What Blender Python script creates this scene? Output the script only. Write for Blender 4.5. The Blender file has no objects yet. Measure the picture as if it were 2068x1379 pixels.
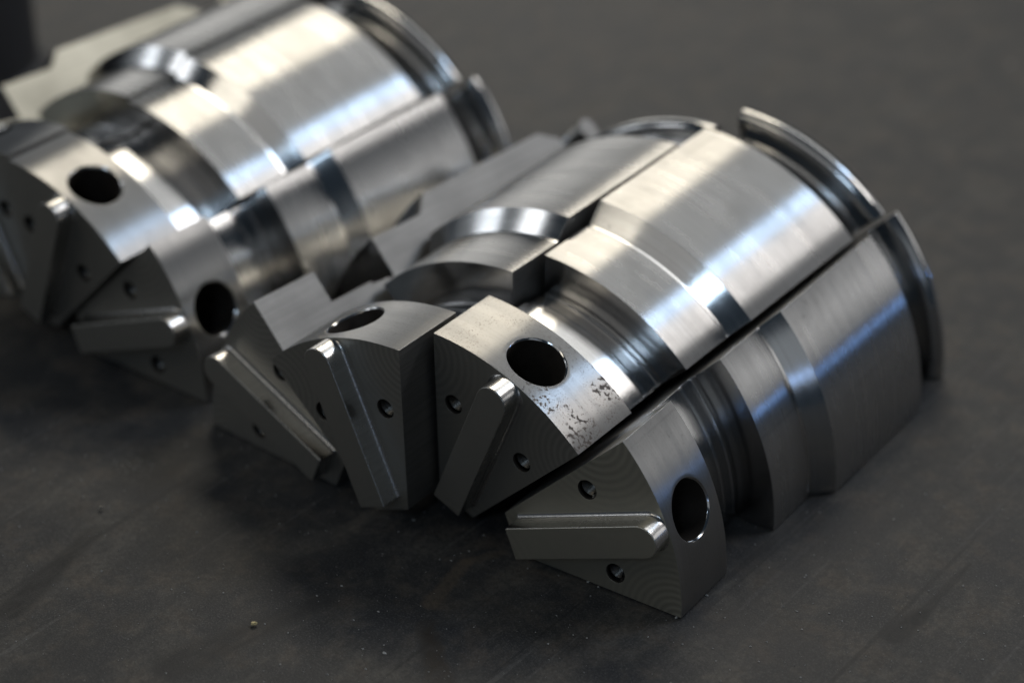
import bpy, bmesh, math, random
from mathutils import Matrix, Vector, Euler, noise as mnoise
from mathutils.geometry import delaunay_2d_cdt

SC = 0.05                      # one collar radius = 5 cm
scene = bpy.context.scene
col = scene.collection
R = math.radians

# ------------------------------------------------------------------ camera
EYE = Vector((4.7540, -5.7722, 5.1401)); TGT = Vector((0.1720, 0.2494, 0.7739)); ROLL = 0.0053
fw = (TGT - EYE).normalized(); rt = fw.cross(Vector((0, 0, 1))).normalized(); up = rt.cross(fw)
rt2 = rt * math.cos(ROLL) + up * math.sin(ROLL); up2 = up * math.cos(ROLL) - rt * math.sin(ROLL)
cd = bpy.data.cameras.new('camera'); cam = bpy.data.objects.new('camera', cd); col.objects.link(cam)
cd.sensor_width = 36.0; cd.lens = 4400.2 / 2068 * 36.0; cd.clip_start = 0.01; cd.clip_end = 100
m = Matrix((rt2, up2, -fw)).transposed().to_4x4(); m.translation = EYE * SC
cam.matrix_world = m
cd.dof.use_dof = True
FOCUS = Vector((0.52, -0.05, 0.62))
cd.dof.focus_distance = (FOCUS - EYE).dot(fw) * SC
cd.dof.aperture_fstop = 8.0
scene.camera = cam
scene.cycles.use_denoising = True
scene.cycles.sample_clamp_indirect = 4.0

# ------------------------------------------------------------------ world, lamps, exposure
w = bpy.data.worlds.new('World'); scene.world = w; w.use_nodes = True
bg = w.node_tree.nodes['Background']; bg.inputs[0].default_value = (0.50, 0.72, 1.0, 1); bg.inputs[1].default_value = 0.045
scene.view_settings.view_transform = 'Standard'; scene.view_settings.look = 'None'
scene.view_settings.exposure = 0.0; scene.view_settings.gamma = 1.0
scene.view_settings.use_curve_mapping = False

def lamp(name, centre, sx, sy, radiance, color, aim=None):
    """rectangular ceiling / window lamp or added fill panel; centre and size in metres, radiance in W/m2/sr"""
    l = bpy.data.lights.new(name, 'AREA'); l.shape = 'RECTANGLE'; l.size = sx; l.size_y = sy
    l.energy = radiance * sx * sy * math.pi; l.color = color
    o = bpy.data.objects.new(name, l); col.objects.link(o); o.location = centre
    if aim is not None:
        o.rotation_euler = (Vector(aim) - Vector(centre)).to_track_quat('-Z', 'Y').to_euler()
    return o
HC = 2.4                        # height of the roof lights
def ceiling(name, x0, x1, y0, y1, rad, color):
    lamp(name, ((x0 + x1) / 2 * HC, (y0 + y1) / 2 * HC, HC), (x1 - x0) * HC, (y1 - y0) * HC, rad, color)
ceiling('roof_light_warm', -0.86, -0.29, 0.68, 0.98, 12.5, (1.0, 0.92, 0.78))
ceiling('roof_light_middle', -0.285, 0.315, 0.68, 0.98, 3.0, (0.98, 0.98, 0.97))
ceiling('roof_light_cool', 0.32, 0.47, 0.68, 0.98, 16.5, (0.58, 0.75, 1.0))
ceiling('roof_light_white', 0.475, 0.85, 0.68, 0.98, 10.0, (1.0, 0.96, 0.94))
ceiling('ceiling_fill_near', -0.265, 0.355, -1.30, -0.60, 0.5, (1.0, 0.98, 0.95))  # added panel: lifts the near ceiling's reflection in the chamfers
ceiling('roof_light_warm_near', -0.68, -0.27, -1.06, -0.70, 2.6, (1.0, 0.93, 0.80))
ceiling('roof_light_cool_near', 0.36, 0.62, -1.24, -1.02, 14.0, (0.60, 0.78, 1.0))
WX = 3.0                        # window wall on the left
lamp('window_pane_light', (-WX, -0.26 * WX, 0.40 * WX), 0.13 * WX, 0.24 * WX, 3.0, (0.86, 0.92, 1.0), (0, -0.27 * WX, 0.40 * WX))
lamp('window_pane_light', (-WX, -0.56 * WX, 0.80 * WX), 0.20 * WX, 0.36 * WX, 3.6, (0.92, 0.95, 1.0), (0, -0.58 * WX, 0.78 * WX))
lamp('back_left_fill', (-3.0, 3.0, 1.05), 2.4, 1.5, 1.5, (1.0, 0.98, 0.94), (0, 0, 0.03))  # added panel, no known window: brightens the forward segment's barrel
lamp('left_wall_fill', (-WX - 0.1, -0.45 * WX, 0.62 * WX), 0.75 * WX, 1.0 * WX, 0.25, (0.92, 0.96, 1.0), (0, -0.45 * WX, 0.62 * WX))  # added panel behind the panes: raises the ambient seen in the chamfers
lamp('right_wall_fill', (3.2, -1.8, 1.1), 2.4, 1.3, 0.34, (0.88, 0.94, 1.0), (0, 0, 0.1))  # added panel, no known lamp: lightens dark chamfers and side faces
lamp('back_fill', (1.75, 3.0, 0.95), 2.6, 0.9, 1.4, (0.98, 0.97, 0.97), (0.05, 0.05, 0.03))  # added panel, no known window: brightens the nearest segment
lamp('blue_window_light', (1.75, 2.6, 0.12), 0.10, 0.08, 40.0, (0.20, 0.43, 1.0), (0, 0, 0.03))
lamp('blue_window_light', (2.6, -1.65, 0.50), 0.24, 0.20, 3.5, (0.30, 0.52, 1.0), (0, 0, 0.03))

# ------------------------------------------------------------------ material helpers
def mat(name):
    m = bpy.data.materials.new(name); m.use_nodes = True
    nt = m.node_tree; nt.nodes.clear()
    out = nt.nodes.new('ShaderNodeOutputMaterial'); p = nt.nodes.new('ShaderNodeBsdfPrincipled')
    nt.links.new(p.outputs[0], out.inputs[0])
    return m, nt, p
def N(nt, t, **kw):
    n = nt.nodes.new('ShaderNode' + t)
    for k, v in kw.items():
        if k.startswith('_'):
            setattr(n, k[1:], v)
        else:
            key = int(k[1:]) if k[0] == 'i' and k[1:].isdigit() else k.replace('__', ' ')
            s = n.inputs[key]
            if hasattr(v, 'is_output'):
                nt.links.new(v, s)
            else:
                s.default_value = v
    return n
def math_(nt, op, a, b=None, c=None, clamp=False):
    n = nt.nodes.new('ShaderNodeMath'); n.operation = op; n.use_clamp = clamp
    for i, v in enumerate((a, b, c)):
        if v is None: continue
        if hasattr(v, 'is_output'): nt.links.new(v, n.inputs[i])
        else: n.inputs[i].default_value = v
    return n.outputs[0]
def ramp(nt, fac, stops, interp='LINEAR'):
    n = nt.nodes.new('ShaderNodeValToRGB'); n.color_ramp.interpolation = interp
    el = n.color_ramp.elements
    while len(el) < len(stops): el.new(0.5)
    for e, (p, c) in zip(el, stops):
        e.position = p; e.color = (c, c, c, 1) if not isinstance(c, tuple) else (*c, 1)
    nt.links.new(fac, n.inputs[0])
    return n.outputs[0]
def mixc(nt, f, a, b):
    n = nt.nodes.new('ShaderNodeMix'); n.data_type = 'RGBA'
    for s, v in ((n.inputs[0], f), (n.inputs[6], a), (n.inputs[7], b)):
        if hasattr(v, 'is_output'): nt.links.new(v, s)
        else: s.default_value = v if isinstance(v, (int, float)) else (*v, 1)
    return n.outputs[2]
def mixf(nt, f, a, b):
    n = nt.nodes.new('ShaderNodeMix'); n.data_type = 'FLOAT'
    for s, v in ((n.inputs[0], f), (n.inputs[2], a), (n.inputs[3], b)):
        if hasattr(v, 'is_output'): nt.links.new(v, s)
        else: s.default_value = v
    return n.outputs[0]

def lathe_coords(nt):
    """object coordinates -> (angle, axial, radius) around the turning axis Y, in collar radii"""
    tc = N(nt, 'TexCoord'); sx = N(nt, 'SeparateXYZ', i0=tc.outputs['Object'])
    x, y, z = sx.outputs
    r = math_(nt, 'SQRT', math_(nt, 'ADD', math_(nt, 'MULTIPLY', x, x), math_(nt, 'MULTIPLY', z, z)))
    th = math_(nt, 'ARCTAN2', z, x)
    return tc.outputs['Object'], th, math_(nt, 'DIVIDE', y, SC), math_(nt, 'DIVIDE', r, SC)

def steel_turned(name, rough=0.24, aniso=0.55, line=1.0, pit=0.0, stain=0.25, seed=0.0, base=(0.50, 0.498, 0.49), pit_axis=0.0):
    m, nt, p = mat(name)
    oc, th, y, r = lathe_coords(nt)
    # fine turning lines run around the axis: fast along y and r, slow along the angle
    cv = N(nt, 'CombineXYZ', i0=math_(nt, 'MULTIPLY', th, 1.6), i1=math_(nt, 'MULTIPLY', y, 120.0), i2=math_(nt, 'MULTIPLY', r, 120.0))
    n1 = N(nt, 'TexNoise', _noise_dimensions='4D', Vector=cv.outputs[0], W=seed, Scale=1.0, Detail=3.0, Roughness=0.6)
    cv2 = N(nt, 'CombineXYZ', i0=math_(nt, 'MULTIPLY', th, 2.2), i1=math_(nt, 'MULTIPLY', y, 22.0), i2=math_(nt, 'MULTIPLY', r, 22.0))
    n2 = N(nt, 'TexNoise', _noise_dimensions='4D', Vector=cv2.outputs[0], W=seed + 3, Scale=1.0, Detail=3.0)
    # cloudy handling stains
    n3 = N(nt, 'TexNoise', _noise_dimensions='4D', Vector=oc, W=seed + 7, Scale=75.0, Detail=6.0, Roughness=0.62)
    n4 = N(nt, 'TexNoise', _noise_dimensions='4D', Vector=oc, W=seed + 11, Scale=900.0, Detail=3.0, Roughness=0.6)
    st = ramp(nt, n3.outputs[0], [(0.47, 0.0), (0.70, 1.0)])
    sp = ramp(nt, n4.outputs[0], [(0.56, 0.0), (0.68, 1.0)])
    stm = math_(nt, 'MULTIPLY', math_(nt, 'MULTIPLY', st, math_(nt, 'ADD', 0.35, math_(nt, 'MULTIPLY', sp, 0.65))), stain)
    c = mixc(nt, stm, base, (0.20, 0.185, 0.17))
    c = mixc(nt, math_(nt, 'MULTIPLY', ramp(nt, n2.outputs[0], [(0.35, 1.0), (0.6, 0.0)]), 0.22), c, (0.42, 0.405, 0.385))
    c = mixc(nt, math_(nt, 'MULTIPLY', ramp(nt, n1.outputs[0], [(0.35, 1.0), (0.62, 0.0)]), 0.34), c, (0.36, 0.35, 0.335))
    rg = math_(nt, 'ADD', rough - 0.07, math_(nt, 'MULTIPLY', n2.outputs[0], 0.14))
    rg = math_(nt, 'ADD', rg, math_(nt, 'MULTIPLY', stm, 0.25))
    h = math_(nt, 'MULTIPLY', n1.outputs[0], 0.5 * line)
    sm = N(nt, 'Mapping', Vector=oc, Rotation=(0.3 + seed, 0.6, R(38) + seed), Scale=(1.0, 0.03, 1.0))
    sn = N(nt, 'TexNoise', _noise_dimensions='4D', Vector=sm.outputs[0], W=seed + 61, Scale=380.0, Detail=1.0)
    sl = ramp(nt, sn.outputs[0], [(0.70, 0.0), (0.73, 1.0)])
    c = mixc(nt, math_(nt, 'MULTIPLY', sl, 0.30), c, (0.25, 0.245, 0.24))
    if pit > 0:
        fs = N(nt, 'TexNoise', _noise_dimensions='4D', Vector=oc, W=seed + 51, Scale=2600.0, Detail=3.0, Roughness=0.6)
        fk = N(nt, 'TexNoise', _noise_dimensions='4D', Vector=oc, W=seed + 53, Scale=190.0, Detail=2.0)
        fm = math_(nt, 'MULTIPLY', ramp(nt, fs.outputs[0], [(0.56, 0.0), (0.64, 1.0)]), ramp(nt, fk.outputs[0], [(0.40, 0.15), (0.62, 1.0)]))
        c = mixc(nt, math_(nt, 'MULTIPLY', fm, 0.75 * min(1.0, pit + 0.2)), c, (0.13, 0.105, 0.085))
        # rust pits in ragged clusters
        d = N(nt, 'TexNoise', _noise_dimensions='4D', Vector=oc, W=seed + 21, Scale=4200.0, Detail=5.0, Roughness=0.72)
        k = N(nt, 'TexNoise', _noise_dimensions='4D', Vector=oc, W=seed + 31, Scale=1000.0, Detail=3.0, Roughness=0.6)
        k2 = N(nt, 'TexNoise', _noise_dimensions='4D', Vector=oc, W=seed + 37, Scale=130.0, Detail=1.0)
        if pit_axis:
            sx = N(nt, 'SeparateXYZ', i0=oc)
            side = ramp(nt, math_(nt, 'ADD', math_(nt, 'MULTIPLY', sx.outputs[0], pit_axis / SC), 0.5), [(0.36, 0.45), (0.72, 1.0)])
        else:
            side = math_(nt, 'ADD', 0.6, 0.0)
        kk = math_(nt, 'MULTIPLY', math_(nt, 'MULTIPLY', ramp(nt, k.outputs[0], [(0.46, 0.0), (0.60, 1.0)]), ramp(nt, k2.outputs[0], [(0.40, 0.2), (0.55, 1.0)])), side)
        pm = ramp(nt, math_(nt, 'MULTIPLY', kk, d.outputs[0]), [(0.30, 0.0), (0.40, 1.0)])
        halo = ramp(nt, math_(nt, 'MULTIPLY', kk, d.outputs[0]), [(0.19, 0.0), (0.31, 1.0)])
        c = mixc(nt, math_(nt, 'MULTIPLY', halo, 0.40 * pit), c, (0.30, 0.25, 0.21))
        c = mixc(nt, math_(nt, 'MULTIPLY', pm, 0.72 * pit), c, (0.11, 0.082, 0.066))
        rg = math_(nt, 'ADD', rg, math_(nt, 'MULTIPLY', pm, 0.35))
        h = math_(nt, 'SUBTRACT', h, math_(nt, 'MULTIPLY', pm, 2.5 * pit))
        nt.links.new(math_(nt, 'SUBTRACT', 1.0, math_(nt, 'MULTIPLY', pm, 0.75 * pit)), p.inputs['Metallic'])
    else:
        p.inputs['Metallic'].default_value = 1.0
    b = N(nt, 'Bump', Strength=0.10, Distance=0.0002, Height=h)
    nt.links.new(b.outputs[0], p.inputs['Normal']); nt.links.new(c, p.inputs['Base Color']); nt.links.new(rg, p.inputs['Roughness'])
    p.inputs['Anisotropic'].default_value = aniso; p.inputs['Anisotropic Rotation'].default_value = 0.25
    tg = N(nt, 'Tangent', _direction_type='RADIAL', _axis='Y')
    nt.links.new(tg.outputs[0], p.inputs['Tangent'])
    return m

def steel_ground(name, seed=0.0, rough=0.52, base=(0.33, 0.32, 0.302), swirl=0.0):
    m, nt, p = mat(name)
    oc, th, y, r = lathe_coords(nt)
    n1 = N(nt, 'TexNoise', _noise_dimensions='4D', Vector=oc, W=seed, Scale=1500.0, Detail=3.0)
    n3 = N(nt, 'TexNoise', _noise_dimensions='4D', Vector=oc, W=seed + 5, Scale=60.0, Detail=6.0, Roughness=0.65)
    c = mixc(nt, ramp(nt, n3.outputs[0], [(0.35, 0.0), (0.75, 0.55)]), base, tuple(v * 0.62 for v in base))
    rg = math_(nt, 'ADD', rough - 0.06, math_(nt, 'MULTIPLY', n3.outputs[0], 0.14))
    h = math_(nt, 'MULTIPLY', n1.outputs[0], 0.5)
    if not swirl:      # lines left by the surface grinder
        gm = N(nt, 'Mapping', Vector=oc, Scale=(1.0, 0.03, 1.0))
        gl = N(nt, 'TexNoise', _noise_dimensions='4D', Vector=gm.outputs[0], W=seed + 9, Scale=1100.0, Detail=3.0, Roughness=0.6)
        h = math_(nt, 'ADD', h, gl.outputs[0])
        c = mixc(nt, ramp(nt, gl.outputs[0], [(0.38, 0.38), (0.58, 0.0)]), c, tuple(v * 0.6 for v in base))
    if swirl:
        # arcs left by the face mill: rings round two centres outside the face
        sx = N(nt, 'SeparateXYZ', i0=oc)
        tot = None
        for (cx, cz, sc_, ph) in ((0.40, 0.90, 215.0, 0.0), (-0.40, 0.80, 190.0, 1.3), (0.10, 0.02, 170.0, 2.1)):
            dx = math_(nt, 'SUBTRACT', math_(nt, 'DIVIDE', sx.outputs[0], SC), cx); dz = math_(nt, 'SUBTRACT', math_(nt, 'DIVIDE', sx.outputs[2], SC), cz)
            dd = math_(nt, 'SQRT', math_(nt, 'ADD', math_(nt, 'MULTIPLY', dx, dx), math_(nt, 'MULTIPLY', dz, dz)))
            s = math_(nt, 'SINE', math_(nt, 'ADD', math_(nt, 'MULTIPLY', dd, sc_), math_(nt, 'MULTIPLY', n3.outputs[0], 0.8)))
            fall = math_(nt, 'MAXIMUM', math_(nt, 'SUBTRACT', 1.0, math_(nt, 'MULTIPLY', dd, 2.6)), 0.0)
            t = math_(nt, 'MULTIPLY', s, fall)
            tot = t if tot is None else math_(nt, 'ADD', tot, t)
        h = math_(nt, 'ADD', h, math_(nt, 'MULTIPLY', tot, swirl))
        c = mixc(nt, math_(nt, 'MULTIPLY', math_(nt, 'ADD', tot, 0.5), 0.32, clamp=True), c, tuple(min(1, v * 1.4) for v in base))
    b = N(nt, 'Bump', Strength=0.16, Distance=0.0002, Height=h)
    nt.links.new(b.outputs[0], p.inputs['Normal']); nt.links.new(c, p.inputs['Base Color']); nt.links.new(rg, p.inputs['Roughness'])
    p.inputs['Metallic'].default_value = 1.0
    return m

def steel_dark(name, base, rough):
    m, nt, p = mat(name)
    tc = N(nt, 'TexCoord')
    n3 = N(nt, 'TexNoise', Vector=tc.outputs['Object'], Scale=260.0, Detail=5.0, Roughness=0.65)
    c = mixc(nt, n3.outputs[0], base, tuple(v * 0.45 for v in base))
    nt.links.new(c, p.inputs['Base Color']); p.inputs['Metallic'].default_value = 0.85; p.inputs['Roughness'].default_value = rough
    b = N(nt, 'Bump', Strength=0.3, Distance=0.0003, Height=n3.outputs[0]); nt.links.new(b.outputs[0], p.inputs['Normal'])
    return m

# ------------------------------------------------------------------ table
def table_material():
    m, nt, p = mat('dark_bench_top')
    tc = N(nt, 'TexCoord'); oc = tc.outputs['Object']
    mp = N(nt, 'Mapping', Vector=oc, Rotation=(0, 0, R(-47)), Scale=(1.0, 0.28, 1.0))
    a = N(nt, 'TexNoise', Vector=oc, Scale=55.0, Detail=8.0, Roughness=0.66)
    b = N(nt, 'TexNoise', Vector=mp.outputs[0], Scale=230.0, Detail=7.0, Roughness=0.66)
    g = N(nt, 'TexNoise', Vector=oc, Scale=2400.0, Detail=3.0, Roughness=0.7)
    warm = N(nt, 'TexNoise', Vector=oc, Scale=110.0, Detail=6.0, Roughness=0.65)
    c = mixc(nt, ramp(nt, a.outputs[0], [(0.40, 0.0), (0.60, 1.0)]), (0.021, 0.022, 0.025), (0.080, 0.074, 0.064))
    c = mixc(nt, ramp(nt, b.outputs[0], [(0.42, 0.0), (0.62, 0.75)]), c, (0.024, 0.025, 0.026))
    c = mixc(nt, math_(nt, 'MULTIPLY', ramp(nt, warm.outputs[0], [(0.50, 0.0), (0.66, 1.0)]), 0.60), c, (0.078, 0.062, 0.048))
    c = mixc(nt, math_(nt, 'MULTIPLY', ramp(nt, g.outputs[0], [(0.50, 0.0), (0.66, 1.0)]), 0.55), c, (0.13, 0.126, 0.118))
    # hair-fine scratches in three directions
    for rot, scl, lo, hi, amt, cc in ((R(-50), 420.0, 0.675, 0.71, 0.40, (0.12, 0.117, 0.11)), (R(20), 300.0, 0.68, 0.71, 0.40, (0.012, 0.012, 0.012)), (R(-72), 520.0, 0.68, 0.72, 0.30, (0.11, 0.105, 0.105))):
        sm = N(nt, 'Mapping', Vector=oc, Rotation=(0, 0, rot), Scale=(1.0, 0.022, 1.0))
        sn = N(nt, 'TexNoise', Vector=sm.outputs[0], Scale=scl, Detail=2.0, Roughness=0.5)
        c = mixc(nt, math_(nt, 'MULTIPLY', ramp(nt, sn.outputs[0], [(lo, 0.0), (hi, 1.0)]), amt), c, cc)
    g2 = N(nt, 'TexNoise', Vector=oc, Scale=900.0, Detail=6.0, Roughness=0.75)
    c = mixc(nt, ramp(nt, g2.outputs[0], [(0.40, 0.55), (0.56, 0.0)]), c, (0.022, 0.022, 0.022))
    # scuff marks, each a stroke with its own place and width on the bench
    sx = N(nt, 'SeparateXYZ', i0=oc)
    X = math_(nt, 'DIVIDE', sx.outputs[0], SC); Y = math_(nt, 'DIVIDE', sx.outputs[1], SC)
    wob = math_(nt, 'MULTIPLY', math_(nt, 'SUBTRACT', b.outputs[0], 0.42), 0.11)
    def stroke(x0, y0, x1, y1, w0, w1, soft):
        dx, dy = x1 - x0, y1 - y0; L2 = dx * dx + dy * dy
        px = math_(nt, 'SUBTRACT', X, x0); py = math_(nt, 'SUBTRACT', Y, y0)
        t = math_(nt, 'DIVIDE', math_(nt, 'ADD', math_(nt, 'MULTIPLY', px, dx), math_(nt, 'MULTIPLY', py, dy)), L2, clamp=True)
        ex = math_(nt, 'SUBTRACT', px, math_(nt, 'MULTIPLY', t, dx)); ey = math_(nt, 'SUBTRACT', py, math_(nt, 'MULTIPLY', t, dy))
        d = math_(nt, 'SQRT', math_(nt, 'ADD', math_(nt, 'MULTIPLY', ex, ex), math_(nt, 'MULTIPLY', ey, ey)))
        d = math_(nt, 'ADD', d, wob)
        wd = math_(nt, 'ADD', w0, math_(nt, 'MULTIPLY', t, w1 - w0))
        k = math_(nt, 'SUBTRACT', 1.0, math_(nt, 'DIVIDE', math_(nt, 'SUBTRACT', d, wd), soft), clamp=True)
        return math_(nt, 'MULTIPLY', k, math_(nt, 'MULTIPLY', ramp(nt, b.outputs[0], [(0.36, 0.45), (0.56, 1.0)]), ramp(nt, g2.outputs[0], [(0.36, 0.45), (0.56, 1.0)])))
    for s, cc, f in STROKES:
        c = mixc(nt, math_(nt, 'MULTIPLY', stroke(*s), f), c, cc)
    nt.links.new(c, p.inputs['Base Color'])
    rg = math_(nt, 'ADD', 0.50, math_(nt, 'MULTIPLY', a.outputs[0], 0.22)); nt.links.new(rg, p.inputs['Roughness'])
    p.inputs['Specular IOR Level'].default_value = 0.35
    h = math_(nt, 'ADD', math_(nt, 'MULTIPLY', g.outputs[0], 0.5), b.outputs[0])
    bu = N(nt, 'Bump', Strength=0.35, Distance=0.0004, Height=h); nt.links.new(bu.outputs[0], p.inputs['Normal'])
    return m

def on_table(px, py, z=0.0):
    """a spot on the bench top, measured from the photograph (collar radii)"""
    v = fw + rt2 * ((px - 1034) / 4400.2) - up2 * ((py - 689.5) / 4400.2)
    t = (z - EYE.z) / v.z
    q = EYE + v * t
    return q.x, q.y
def stk(a, b, w0, w1, soft): return (*on_table(*a), *on_table(*b), w0, w1, soft)
DK = (0.016, 0.016, 0.016)
STROKES = [
    (stk((1805, 1280), (1860, 1235), 0.05, 0.03, 0.03), DK, 0.95),
    (stk((1850, 1250), (1960, 1135), 0.03, 0.012, 0.012), DK, 0.9),
    (stk((20, 1230), (190, 1070), 0.055, 0.03, 0.03), DK, 1.0),
    (stk((290, 995), (430, 880), 0.03, 0.02, 0.05), DK, 0.35),
    (stk((350, 1340), (650, 1210), 0.07, 0.03, 0.05), DK, 0.75),
    (stk((30, 1379), (260, 1240), 0.05, 0.02, 0.06), DK, 0.25),
    (stk((862, 1260), (890, 1379), 0.03, 0.05, 0.03), (0.030, 0.024, 0.018), 1.0),
    (stk((872, 1215), (940, 1130), 0.035, 0.025, 0.02), (0.11, 0.085, 0.06), 0.8),
    (stk((940, 1130), (1010, 1112), 0.025, 0.02, 0.015), (0.11, 0.085, 0.06), 0.6),
    (stk((1560, 1130), (1760, 1040), 0.06, 0.04, 0.14), (0.034, 0.032, 0.031), 0.45),
    (stk((1480, 1270), (1600, 1300), 0.10, 0.06, 0.16), (0.036, 0.034, 0.034), 0.5),
]
bm = bmesh.new()
TS = 1.6
vs = [bm.verts.new((x * TS, y * TS, -0.0004)) for x, y in ((-1, -1), (1, -1), (1, 1), (-1, 1))]
bm.faces.new(vs)
bot = bmesh.ops.extrude_face_region(bm, geom=list(bm.faces))
for v in [g for g in bot['geom'] if isinstance(g, bmesh.types.BMVert)]: v.co.z -= 0.03
bmesh.ops.recalc_face_normals(bm, faces=bm.faces)
me = bpy.data.meshes.new('bench_top'); bm.to_mesh(me); bm.free(); me.materials.append(table_material())
bench = bpy.data.objects.new('bench_top', me); col.objects.link(bench); bench['kind'] = 'structure'

# ------------------------------------------------------------------ the core segment
S1, S2, S3, S4, S5, S5B, SE = 0.3558, 0.7285, 1.0448, 1.125, 1.9453, 2.0541, 2.315
RN1, RN2, RL, RB, RBR, R5B, RI = 0.848, 0.828, 1.0126, 1.0934, 1.1026, 1.0383, 0.2428
HS, HR, HCH = 0.1729, 0.1195, 0.0065
TR, TD, THR = 0.7029, 0.3376, 0.043
RIBW, RIBP = 0.070, 0.095
# face material keys
TURN, POL, GRD, MIL, BORE, NECKM, COLM, WALL = range(8)
PARTS = ['front_block', 'neck', 'shoulder', 'barrel', 'rear_flange', 'pin_bore']

def profile():
    """list of (s, r, part of the span that starts here, material of that span)"""
    P = [(0, 1.0, 0, COLM), (S1, 1.0, 0, POL), (S1, RN1, 1, NECKM), (0.600, RN1, 1, POL), (0.603, RN2 + .006, 1, NECKM),
         (0.628, RN2 + .006, 1, POL), (0.630, RN2 + .002, 1, POL), (0.633, RN2 + .002, 1, POL), (0.635, RN2 + .005, 1, NECKM),
         (0.641, RN2 + .005, 1, POL), (0.643, RN2, 1, POL), (0.646, RN2, 1, POL), (0.648, RN2 + .002, 1, NECKM)]
    P += [(S2 - 0.034, RN2, 1, POL), (S2 - 0.031, RN2 - 0.007, 1, POL), (S2 - 0.010, RN2 - 0.007, 2, POL)]
    fr = 0.009
    for k in range(1, 6):
        a = R(90) * k / 5
        P.append((S2 - fr + fr * math.sin(a), RN2 - 0.007 + fr - fr * math.cos(a), 2, WALL))
    P += [(S2 + 0.0005, RL, 2, TURN), (S3 - .018, RL, 2, POL), (S3 - .016, RL + .0015, 2, POL), (S3, RL + .0015, 2, POL), (S4, RB, 3, TURN), (S5, RBR, 4, POL), (S5B, R5B, 4, POL)]
    # groove with a rounded floor, then the lip with a rounded crest
    P += [(S5B + 0.016, 0.935, 4, POL), (2.225, 0.918, 4, POL)]
    for k in range(1, 5):
        a = R(90) * k / 4
        P.append((2.225 + 0.012 * math.sin(a), 0.918 + 0.012 * (1 - math.cos(a)), 4, POL))
    lr, lc = 0.050, 1.018
    for k in range(0, 15):
        a = R(-40 + 220 * k / 14)
        P.append((2.262 - lr * math.cos(a), lc + lr * math.sin(a), 4, POL))
    P += [(2.312, 0.90, 4, POL)]
    # merge near-equal neighbours
    Q = [P[0]]
    for p in P[1:]:
        if abs(p[0] - Q[-1][0]) + abs(p[1] - Q[-1][1]) < 1e-5: Q[-1] = p
        else: Q.append(p)
    return Q

def pol(r, a, y): return Vector((r * math.cos(a), y, r * math.sin(a)))

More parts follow.
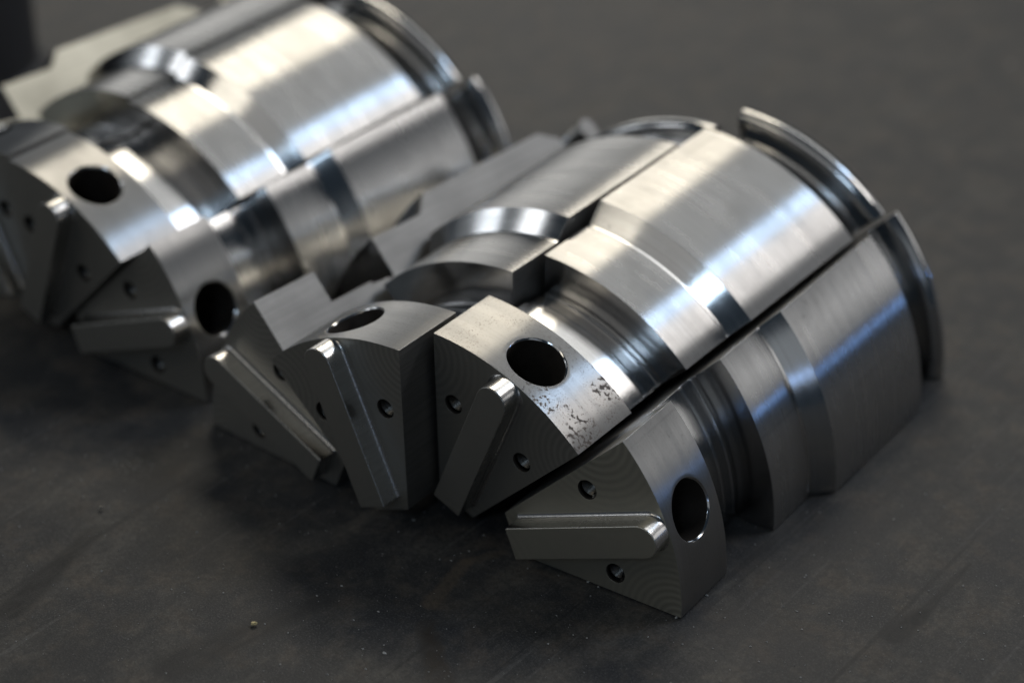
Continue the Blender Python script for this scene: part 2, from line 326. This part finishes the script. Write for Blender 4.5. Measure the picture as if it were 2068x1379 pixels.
def segment_bmesh(wdeg, NT=44):
    bm = bmesh.new()
    lp = bm.faces.layers.int.new('part'); lm = bm.faces.layers.int.new('mtl')
    cache = {}
    def V(co):
        k = (round(co[0], 5), round(co[1], 5), round(co[2], 5))
        if k not in cache: cache[k] = bm.verts.new(co)
        return cache[k]
    def F(cos, part, mtl):
        vv = []
        for c in cos:
            v = V(c)
            if not vv or (v is not vv[-1]): vv.append(v)
        if vv[0] is vv[-1]: vv.pop()
        if len(vv) < 3: return None
        try: f = bm.faces.new(vv)
        except ValueError: return None
        f[lp] = part; f[lm] = mtl; f.smooth = True
        return f
    a0 = R(90 - wdeg / 2); a1 = R(90 + wdeg / 2)
    ang = [a0 + (a1 - a0) * i / NT for i in range(NT + 1)]
    P = profile()
    # outer surface
    for i in range(len(P) - 1):
        (s, r, part, mtl), (s2, r2, _, _) = P[i], P[i + 1]
        if i == 0: continue
        for j in range(NT):
            F([pol(r, ang[j], s), pol(r, ang[j + 1], s), pol(r2, ang[j + 1], s2), pol(r2, ang[j], s2)], part, mtl)
    # collar with the round pin bore: rays from the hole edge out to the rectangle edge
    am = R(90)
    border = []
    for j in range(NT): border.append((ang[j], 0.0))
    NS = 12
    for k in range(NS): border.append((a1, S1 * k / NS))
    for j in range(NT, 0, -1): border.append((ang[j], S1))
    for k in range(NS, 0, -1): border.append((a0, S1 * k / NS))
    nb = len(border); hole = []
    for (ba, bs) in border:
        ph = math.atan2(bs - HS, ba - am)
        hole.append((am + math.asin((HR + HCH) * math.cos(ph)), HS + (HR + HCH) * math.sin(ph), ph))
    M = 7
    def cp(k, t):
        ha, hs_, _ = hole[k]; ba, bs = border[k]
        t = t ** 1.4
        return pol(1.0, ha + (ba - ha) * t, hs_ + (bs - hs_) * t)
    for k in range(nb):
        k2 = (k + 1) % nb
        for q in range(M):
            F([cp(k, q / M), cp(k2, q / M), cp(k2, (q + 1) / M), cp(k, (q + 1) / M)], 0, COLM)
    # bore wall and floor
    zb = 0.42
    def bp(k, t):
        ph = hole[k][2]; hr = HR + HCH if t == 0 else HR
        x = -hr * math.cos(ph); z0 = math.sqrt(1 - x * x)
        return Vector((x, HS + hr * math.sin(ph), z0 + (zb - z0) * t))
    for k in range(nb):
        k2 = (k + 1) % nb
        for t0, t1 in ((0, .012), (.012, .5), (.5, 1)):
            F([bp(k2, t0), bp(k, t0), bp(k, t1), bp(k2, t1)], 5, POL if t0 == 0 else BORE)
        F([bp(k2, 1), bp(k, 1), Vector((0, HS, zb - 0.06))], 5, BORE)
    # front face with the two screw holes
    outer = [pol(1.0, a, 0) for a in ang] + [pol(RI, a1, 0), pol(RI, a0, 0)]
    pts = [Vector((c.x, c.z)) for c in outer]; no = len(pts)
    edges = [(i, (i + 1) % no) for i in range(no)]
    loops = []
    NH = 28
    for sgn in (1, -1):
        a = am + sgn * TD * R(wdeg); cx, cz = TR * math.cos(a), TR * math.sin(a)
        st = len(pts); lo = []
        for q in range(NH):
            b = 2 * math.pi * q / NH
            co = Vector((cx + THR * math.cos(b), 0, cz + THR * math.sin(b))); lo.append(co); pts.append(Vector((co.x, co.z)))
        edges += [(st + q, st + (q + 1) % NH) for q in range(NH)]; loops.append((lo, cx, cz))
    res = delaunay_2d_cdt(pts, edges, [], 0, 1e-7)
    rv, rf = res[0], res[2]
    for f in rf:
        c = sum((rv[i] for i in f), Vector((0, 0))) / len(f)
        if any((c - Vector((cx, cz))).length < THR * 0.985 for _, cx, cz in loops): continue
        ac = math.atan2(c.y, c.x)
        if not (a0 - 1e-6 < ac < a1 + 1e-6) or c.length > 1.0: continue
        if c.y < RI * math.cos(R(wdeg / 2)): continue
        F([Vector((rv[i].x, 0, rv[i].y)) for i in f][::-1], 0, MIL)
    for lo, cx, cz in loops:
        for q in range(NH):
            A, B = lo[q], lo[(q + 1) % NH]
            dA, dB = A + Vector((0, .014, 0)), B + Vector((0, .014, 0))
            F([A, B, dB, dA], 0, BORE)
    # side (parting) faces, one plane polygon per part
    spans = {}
    for i in range(len(P) - 1):
        spans.setdefault(P[i][2], []).append(i)
    for a, flip in ((a0, False), (a1, True)):
        for part, idx in spans.items():
            chain = [P[i] for i in idx] + [P[idx[-1] + 1]]
            if part == 0:
                side = [pol(1.0, a, S1 * k / NS) for k in range(NS + 1)] + [pol(RN1, a, S1)]
            else:
                side = [pol(c[1], a, c[0]) for c in chain]
            poly = side + [pol(RI, a, chain[-1][0]), pol(RI, a, chain[0][0])]
            F(poly if not flip else poly[::-1], part, GRD)
    # inner flat and rear face
    for part, idx in spans.items():
        s0 = P[idx[0]][0]; s1_ = P[idx[-1] + 1][0]
        F([pol(RI, a0, s0), pol(RI, a0, s1_), pol(RI, a1, s1_), pol(RI, a1, s0)], part, GRD)
    sE, rE = P[-1][0], P[-1][1]
    F([pol(rE, a, sE) for a in ang] + [pol(RI, a1, sE), pol(RI, a0, sE)], 4, GRD)
    bmesh.ops.recalc_face_normals(bm, faces=bm.faces)
    # small broken edges everywhere two faces meet at an angle
    ed = []
    for e in bm.edges:
        if len(e.link_faces) == 2 and e.calc_face_angle(0) > R(24): ed.append(e)
    bmesh.ops.bevel(bm, geom=ed, offset=0.0045, offset_type='OFFSET', segments=2, profile=0.6, affect='EDGES', clamp_overlap=True)
    for f in bm.faces: f.smooth = True
    for v in bm.verts: v.co *= SC
    return bm, lp, lm

def split_parts(bm, prefix):
    """one mesh per part"""
    lp = bm.faces.layers.int['part']; lm = bm.faces.layers.int['mtl']
    out = {}
    for pi, nm in enumerate(PARTS):
        b = bm.copy()
        l2 = b.faces.layers.int['part']; m2 = b.faces.layers.int['mtl']
        bmesh.ops.delete(b, geom=[f for f in b.faces if f[l2] != pi], context='FACES')
        for f in b.faces: f.material_index = f[m2]
        me = bpy.data.meshes.new(prefix + nm); b.to_mesh(me); b.free()
        out[nm] = me
    return out

def rib_mesh():
    bm = bmesh.new()
    z0 = 0.285; zc = 1.0 - RIBW - 0.002
    def outline(g):
        o = [(RIBW + g, z0)]
        for k in range(0, 21):
            a = math.pi * k / 20
            o.append(((RIBW + g) * math.cos(a), zc + (RIBW + min(g, 0.0)) * math.sin(a)))
        o.append((-(RIBW + g), z0))
        return o
    rings = []
    fr = 0.022
    lev = [(0.001, fr)]
    for k in range(1, 6):
        a = R(90) * k / 5
        lev.append((-fr * (1 - math.cos(a)), fr * (1 - math.sin(a))))
    lev += [(-RIBP * 0.6, 0.0), (-RIBP, 0.0)]
    for y, g in lev:
        rings.append([bm.verts.new((x, y, z)) for x, z in outline(g)])
    n = len(rings[0])
    for i in range(len(rings) - 1):
        for j in range(n):
            bm.faces.new([rings[i][j], rings[i][(j + 1) % n], rings[i + 1][(j + 1) % n], rings[i + 1][j]])
    top = bm.faces.new(rings[-1])
    bmesh.ops.recalc_face_normals(bm, faces=bm.faces)
    ed = [e for e in bm.edges if len(e.link_faces) == 2 and e.calc_face_angle(0) > R(30)]
    bmesh.ops.bevel(bm, geom=ed, offset=0.005, offset_type='OFFSET', segments=2, profile=0.6, affect='EDGES', clamp_overlap=True)
    for f in bm.faces:
        f.smooth = True
        f.material_index = 1 if (f.normal.y < -0.9) else 0
    for v in bm.verts: v.co *= SC
    me = bpy.data.meshes.new('key_rib'); bm.to_mesh(me); bm.free()
    return me

def thread_mesh():
    """the screw thread inside a tapped hole, running inwards from y = 0"""
    bm = bmesh.new(); n = 28; rings = []
    y = 0.013; k = 0; pitch = 0.020
    while y < 0.34:
        rr = THR - 0.001 if k % 2 == 0 else THR - 0.0105
        rings.append([bm.verts.new((rr * math.cos(2 * math.pi * q / n), y + pitch * q / n, rr * math.sin(2 * math.pi * q / n))) for q in range(n)])
        y += pitch / 2; k += 1
    for i in range(len(rings) - 1):
        for q in range(n):
            bm.faces.new([rings[i][q], rings[i][(q + 1) % n], rings[i + 1][(q + 1) % n], rings[i + 1][q]])
    bm.faces.new(rings[-1])
    bmesh.ops.recalc_face_normals(bm, faces=bm.faces)
    for f in bm.faces: f.normal_flip()
    for v in bm.verts: v.co *= SC
    me = bpy.data.meshes.new('thread'); bm.to_mesh(me); bm.free()
    return me

M_BORE = steel_dark('bore_wall', (0.16, 0.14, 0.12), 0.5)
M_THREAD = steel_dark('thread_steel', (0.10, 0.095, 0.085), 0.35)
RIB_ME = rib_mesh(); THREAD_ME = thread_mesh()

def seg_materials(seed, pit, stain, pit_axis):
    turn = steel_turned('turned_steel_%d' % seed, 0.28, 1.0, 0.4, 0.0, stain, seed * 13.7)
    colm = steel_turned('collar_steel_%d' % seed, 0.35, 0.97, 0.4, pit, stain * 0.8, seed * 9.1 + 2, base=(0.46, 0.456, 0.445), pit_axis=pit_axis)
    polm = steel_turned('polished_steel_%d' % seed, 0.14, 0.6, 0.2, 0.0, stain * 0.6, seed * 5.3 + 4)
    neck = steel_turned('neck_steel_%d' % seed, 0.19, 0.85, 0.3, 0.0, stain * 0.8, seed * 4.3 + 1)
    grd = steel_ground('ground_steel_%d' % seed, seed * 3.1, base=(0.60, 0.55, 0.43) if seed == 8 else (0.33, 0.32, 0.302))  # farthest plate: warm reflection put into its cream base colour
    mil = steel_ground('milled_steel_%d' % seed, seed * 2.3 + 1, 0.50, (0.62, 0.59, 0.49) if seed == 1 else (0.46, 0.445, 0.40), 0.8 if seed in (1, 4) else 0.3)  # nearest front face: reflection of the lit bench put into a lighter base
    wall = steel_turned('stained_wall_steel_%d' % seed, 0.14, 0.5, 0.3, 0.0, 0.6, seed * 7.7 + 1, base=(0.44, 0.44, 0.44))
    return [turn, polm, grd, mil, M_BORE, neck, colm, wall]

def finish(o):
    md = o.modifiers.new('normals', 'WEIGHTED_NORMAL'); md.keep_sharp = True; md.weight = 100

MESH = {}
def get_parts(wd):
    if wd not in MESH:
        bm, lp, lm = segment_bmesh(wd); MESH[wd] = split_parts(bm, ''); bm.free()
    return MESH[wd]

def core_segment(label, group, wd, M, seed, pit=0.0, stain=0.25, pit_axis=0.0):
    root = bpy.data.objects.new('core_segment', None); col.objects.link(root)
    root.empty_display_size = 0.01
    root.matrix_world = M
    root['label'] = label; root['category'] = 'machine part'; root['group'] = group
    mats = seg_materials(seed, pit, stain, pit_axis)
    pm = get_parts(wd)
    objs = {}
    for nm in PARTS:
        me = pm[nm]
        if len(me.materials) == 0:
            for mm in mats: me.materials.append(mm)
        o = bpy.data.objects.new(nm, me); col.objects.link(o)
        for i, sl in enumerate(o.material_slots):
            sl.link = 'OBJECT'; sl.material = mats[i]
        o.parent = objs['front_block'] if nm == 'pin_bore' else root
        finish(o); objs[nm] = o
    rib = bpy.data.objects.new('key_rib', RIB_ME); col.objects.link(rib); rib.parent = root
    if len(RIB_ME.materials) == 0: RIB_ME.materials.append(mats[1]); RIB_ME.materials.append(mats[3])
    rib.material_slots[0].link = 'OBJECT'; rib.material_slots[0].material = M_RIB
    rib.material_slots[1].link = 'OBJECT'; rib.material_slots[1].material = mats[3]
    finish(rib)
    for sgn in (1, -1):
        a = R(90) + sgn * TD * R(wd)
        t = bpy.data.objects.new('screw_thread', THREAD_ME); col.objects.link(t); t.parent = objs['front_block']
        if len(THREAD_ME.materials) == 0: THREAD_ME.materials.append(M_THREAD)
        t.location = (TR * math.cos(a) * SC, 0, TR * math.sin(a) * SC)
    return root

M_RIB = steel_ground('rib_side_steel', 3.3, 0.26, (0.56, 0.545, 0.52))
WA, WD = 44.8175, 46.6144
def pose(mid, a=0, x=0, y=0, z=0, rz=0, rx=0, G=None):
    M = Matrix.Translation(Vector((x, y, z)) * SC) @ Matrix.Rotation(rz, 4, 'Z') @ Matrix.Rotation(rx, 4, 'X') @ Matrix.Rotation(-(R(mid - 90) + a), 4, 'Y')
    return (G @ M) if G else M
h = WA / 2
G1 = 'core segments of the near set'; G2 = 'core segments of the far set'
core_segment('rightmost nearest steel core segment, lying apart below a black gap, large hole facing right', G1, WA,
             pose(h, 0, 0.180, -0.0389, 0, 0.0571), 1, 0.12, 0.30)
core_segment('steel core segment with rust pits scattered round its collar hole', G1, WA,
             pose(45 + h, -0.0048, 0, 0, -0.1109, -0.0031, 0.0456), 2, 1.0, 0.40, 1.0)
core_segment('steel core segment pushed forward at the middle of the near set, hole facing up', G1, WA,
             pose(90 + h, 0.0083, -0.0133, -0.1873, -0.1208, 0.0024, 0.0342), 3, 0.25, 0.25)
core_segment('leftmost steel core segment of the near set, flat side face turned up', G1, WD,
             pose(180 - WD / 2, 0, -0.2447, -0.1199, 0, -0.0481), 4, 0.0, 0.15)
G = Matrix.Translation(Vector((-2.5481, 0.0244, 0)) * SC) @ Matrix.Rotation(-0.0335, 4, 'Z')
core_segment('lowest blurred steel core segment of the far set, hole facing right', G2, WA,
             pose(h, 0, 0.1587, 0.0178, 0, 0.0344, 0, G), 5, 0.0, 0.3)
core_segment('blurred steel core segment of the far set with bright window glare behind its hole', G2, WA,
             pose(45 + h, -0.0009, 0.0386, 0.0042, -0.1021, 0.0029, 0.0439, G), 6, 0.1, 0.25)
core_segment('blurred steel core segment high in the far set, hole cut off at left', G2, WA,
             pose(90 + h, 0.0023, 0.0264, 0.0234, -0.0922, 0.0034, 0.0454, G), 7, 0.0, 0.2)
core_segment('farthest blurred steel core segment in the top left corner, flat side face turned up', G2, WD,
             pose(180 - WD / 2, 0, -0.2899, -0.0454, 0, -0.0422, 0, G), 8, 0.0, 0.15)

# ------------------------------------------------------------------ small things on the bench
def solid(name, mesh_bm, material, label, cat, group=None):
    me = bpy.data.meshes.new(name); mesh_bm.to_mesh(me); mesh_bm.free(); me.materials.append(material)
    o = bpy.data.objects.new(name, me); col.objects.link(o)
    o['label'] = label; o['category'] = cat
    if group: o['group'] = group
    return o
def plain(name, color, rough, metal=0.0):
    m, nt, p = mat(name)
    tc = N(nt, 'TexCoord'); n = N(nt, 'TexNoise', Vector=tc.outputs['Object'], Scale=700.0, Detail=3.0)
    nt.links.new(mixc(nt, n.outputs[0], color, tuple(v * 0.6 for v in color)), p.inputs['Base Color'])
    p.inputs['Roughness'].default_value = rough; p.inputs['Metallic'].default_value = metal
    return m
rnd = random.Random(5)
def chip_bm(sx, sy, sz, jag=0.25):
    bm = bmesh.new(); bmesh.ops.create_icosphere(bm, subdivisions=2, radius=1.0)
    for v in bm.verts:
        k = 1 + rnd.uniform(-jag, jag); v.co = Vector((v.co.x * sx * k, v.co.y * sy * k, max(v.co.z, -0.5) * sz * k))
    return bm
x, y = on_table(513, 1260)
o = solid('brass_chip', chip_bm(0.00062, 0.00042, 0.0004), plain('brass', (0.80, 0.66, 0.34), 0.45), 'tiny yellow chip lying on the dark bench at lower left', 'chip')
o.location = (x * SC, y * SC, 0.0002); o.rotation_euler = (0, 0, 0.9)
x, y = on_table(204, 1027)
o = solid('steel_chip', chip_bm(0.00045, 0.00025, 0.0004), plain('grey_chip', (0.45, 0.42, 0.36), 0.4, 0.5), 'tiny grey chip lying on the bench near the left edge', 'chip')
o.location = (x * SC, y * SC, 0.0002); o.rotation_euler = (0, 0, 0.2)
# dust and fine swarf scattered over the bench: nobody could count it
bm = bmesh.new()
def speck(px, py, size):
    x, y = on_table(px, py)
    c = Vector((x * SC, y * SC, -0.0003)); n = rnd.randint(3, 5); a0 = rnd.uniform(0, 6.3); el = rnd.uniform(0.5, 1.6)
    top = bm.verts.new(c + Vector((0, 0, size * 0.8)))
    ring = [bm.verts.new(c + Vector((math.cos(a0 + 6.283 * i / n) * size * rnd.uniform(.6, 1.2) * el, math.sin(a0 + 6.283 * i / n) * size * rnd.uniform(.6, 1.2), 0))) for i in range(n)]
    for i in range(n): bm.faces.new([ring[i], ring[(i + 1) % n], top])
for p in ((307, 937, .00035), (205, 1150, .0003), (240, 1108, .0002), (398, 1072, .00035), (346, 1187, .0002), (640, 1200, .00025), (835, 1047, .0003), (947, 1110, .0002), (911, 1129, .00022),
          (776, 1315, .0004), (733, 1307, .0003), (1850, 980, .0003), (1644, 1118, .0003), (1625, 1163, .0003), (1945, 1180, .00035), (1427, 1199, .0004), (1188, 1172, .0003), (1208, 1182, .0003),
          (1366, 1244, .0005), (1985, 1328, .0003), (1860, 1333, .00025), (1309, 1283, .00025), (1107, 1297, .0003), (1956, 1213, .00025), (1058, 45, .0006), (2040, 130, .0008), (690, 1180, .0003), (1876, 1190, .0003), (262, 936, .0003), (270, 945, .0003), (276, 940, .00025), (255, 930, .0002)):
    speck(*p)
for i in range(900):
    speck(rnd.uniform(-30, 2100), rnd.uniform(820, 1390) if rnd.random() < .8 else rnd.uniform(0, 1390), rnd.choice((.00007, .00008, .0001, .00012, .00015, .00022)))
for i in range(110):     # pale dusting left of the near set
    speck(rnd.gauss(268, 22), rnd.gauss(938, 10), rnd.choice((.00007, .0001, .00013)))
me = bpy.data.meshes.new('dust'); bm.to_mesh(me); bm.free(); me.materials.append(plain('dust', (0.52, 0.51, 0.48), 0.6))
dust = bpy.data.objects.new('dust', me); col.objects.link(dust); dust['kind'] = 'stuff'
dust['label'] = 'pale dust specks and fine swarf over the dark bench'; dust['category'] = 'dust'

# ------------------------------------------------------------------ dark post behind the far set, at the corner of the view; its shape is a guess
bm = bmesh.new()
prof = [(0.62, 0.0), (0.66, 0.02), (0.66, 0.16), (0.60, 0.22), (0.60, 1.90), (0.64, 1.94), (0.64, 2.10), (0.55, 2.16), (0.0, 2.16)]
rings = []
for r_, z_ in prof[:-1]:
    rings.append([bm.verts.new((r_ * SC * math.cos(2 * math.pi * i / 48), r_ * SC * math.sin(2 * math.pi * i / 48), z_ * SC)) for i in range(48)])
for a_, b_ in zip(rings, rings[1:]):
    for i in range(48):
        f = bm.faces.new([a_[i], a_[(i + 1) % 48], b_[(i + 1) % 48], b_[i]]); f.smooth = False
bm.faces.new(rings[-1]); bm.faces.new(rings[0][::-1])
x, y = on_table(-125, 190)
form = solid('dark_form', bm, plain('dark_matte', (0.020, 0.020, 0.022), 0.6), 'dark blurred round post cut off at the top left corner', 'form')
form.location = (x * SC, y * SC, -0.0004)
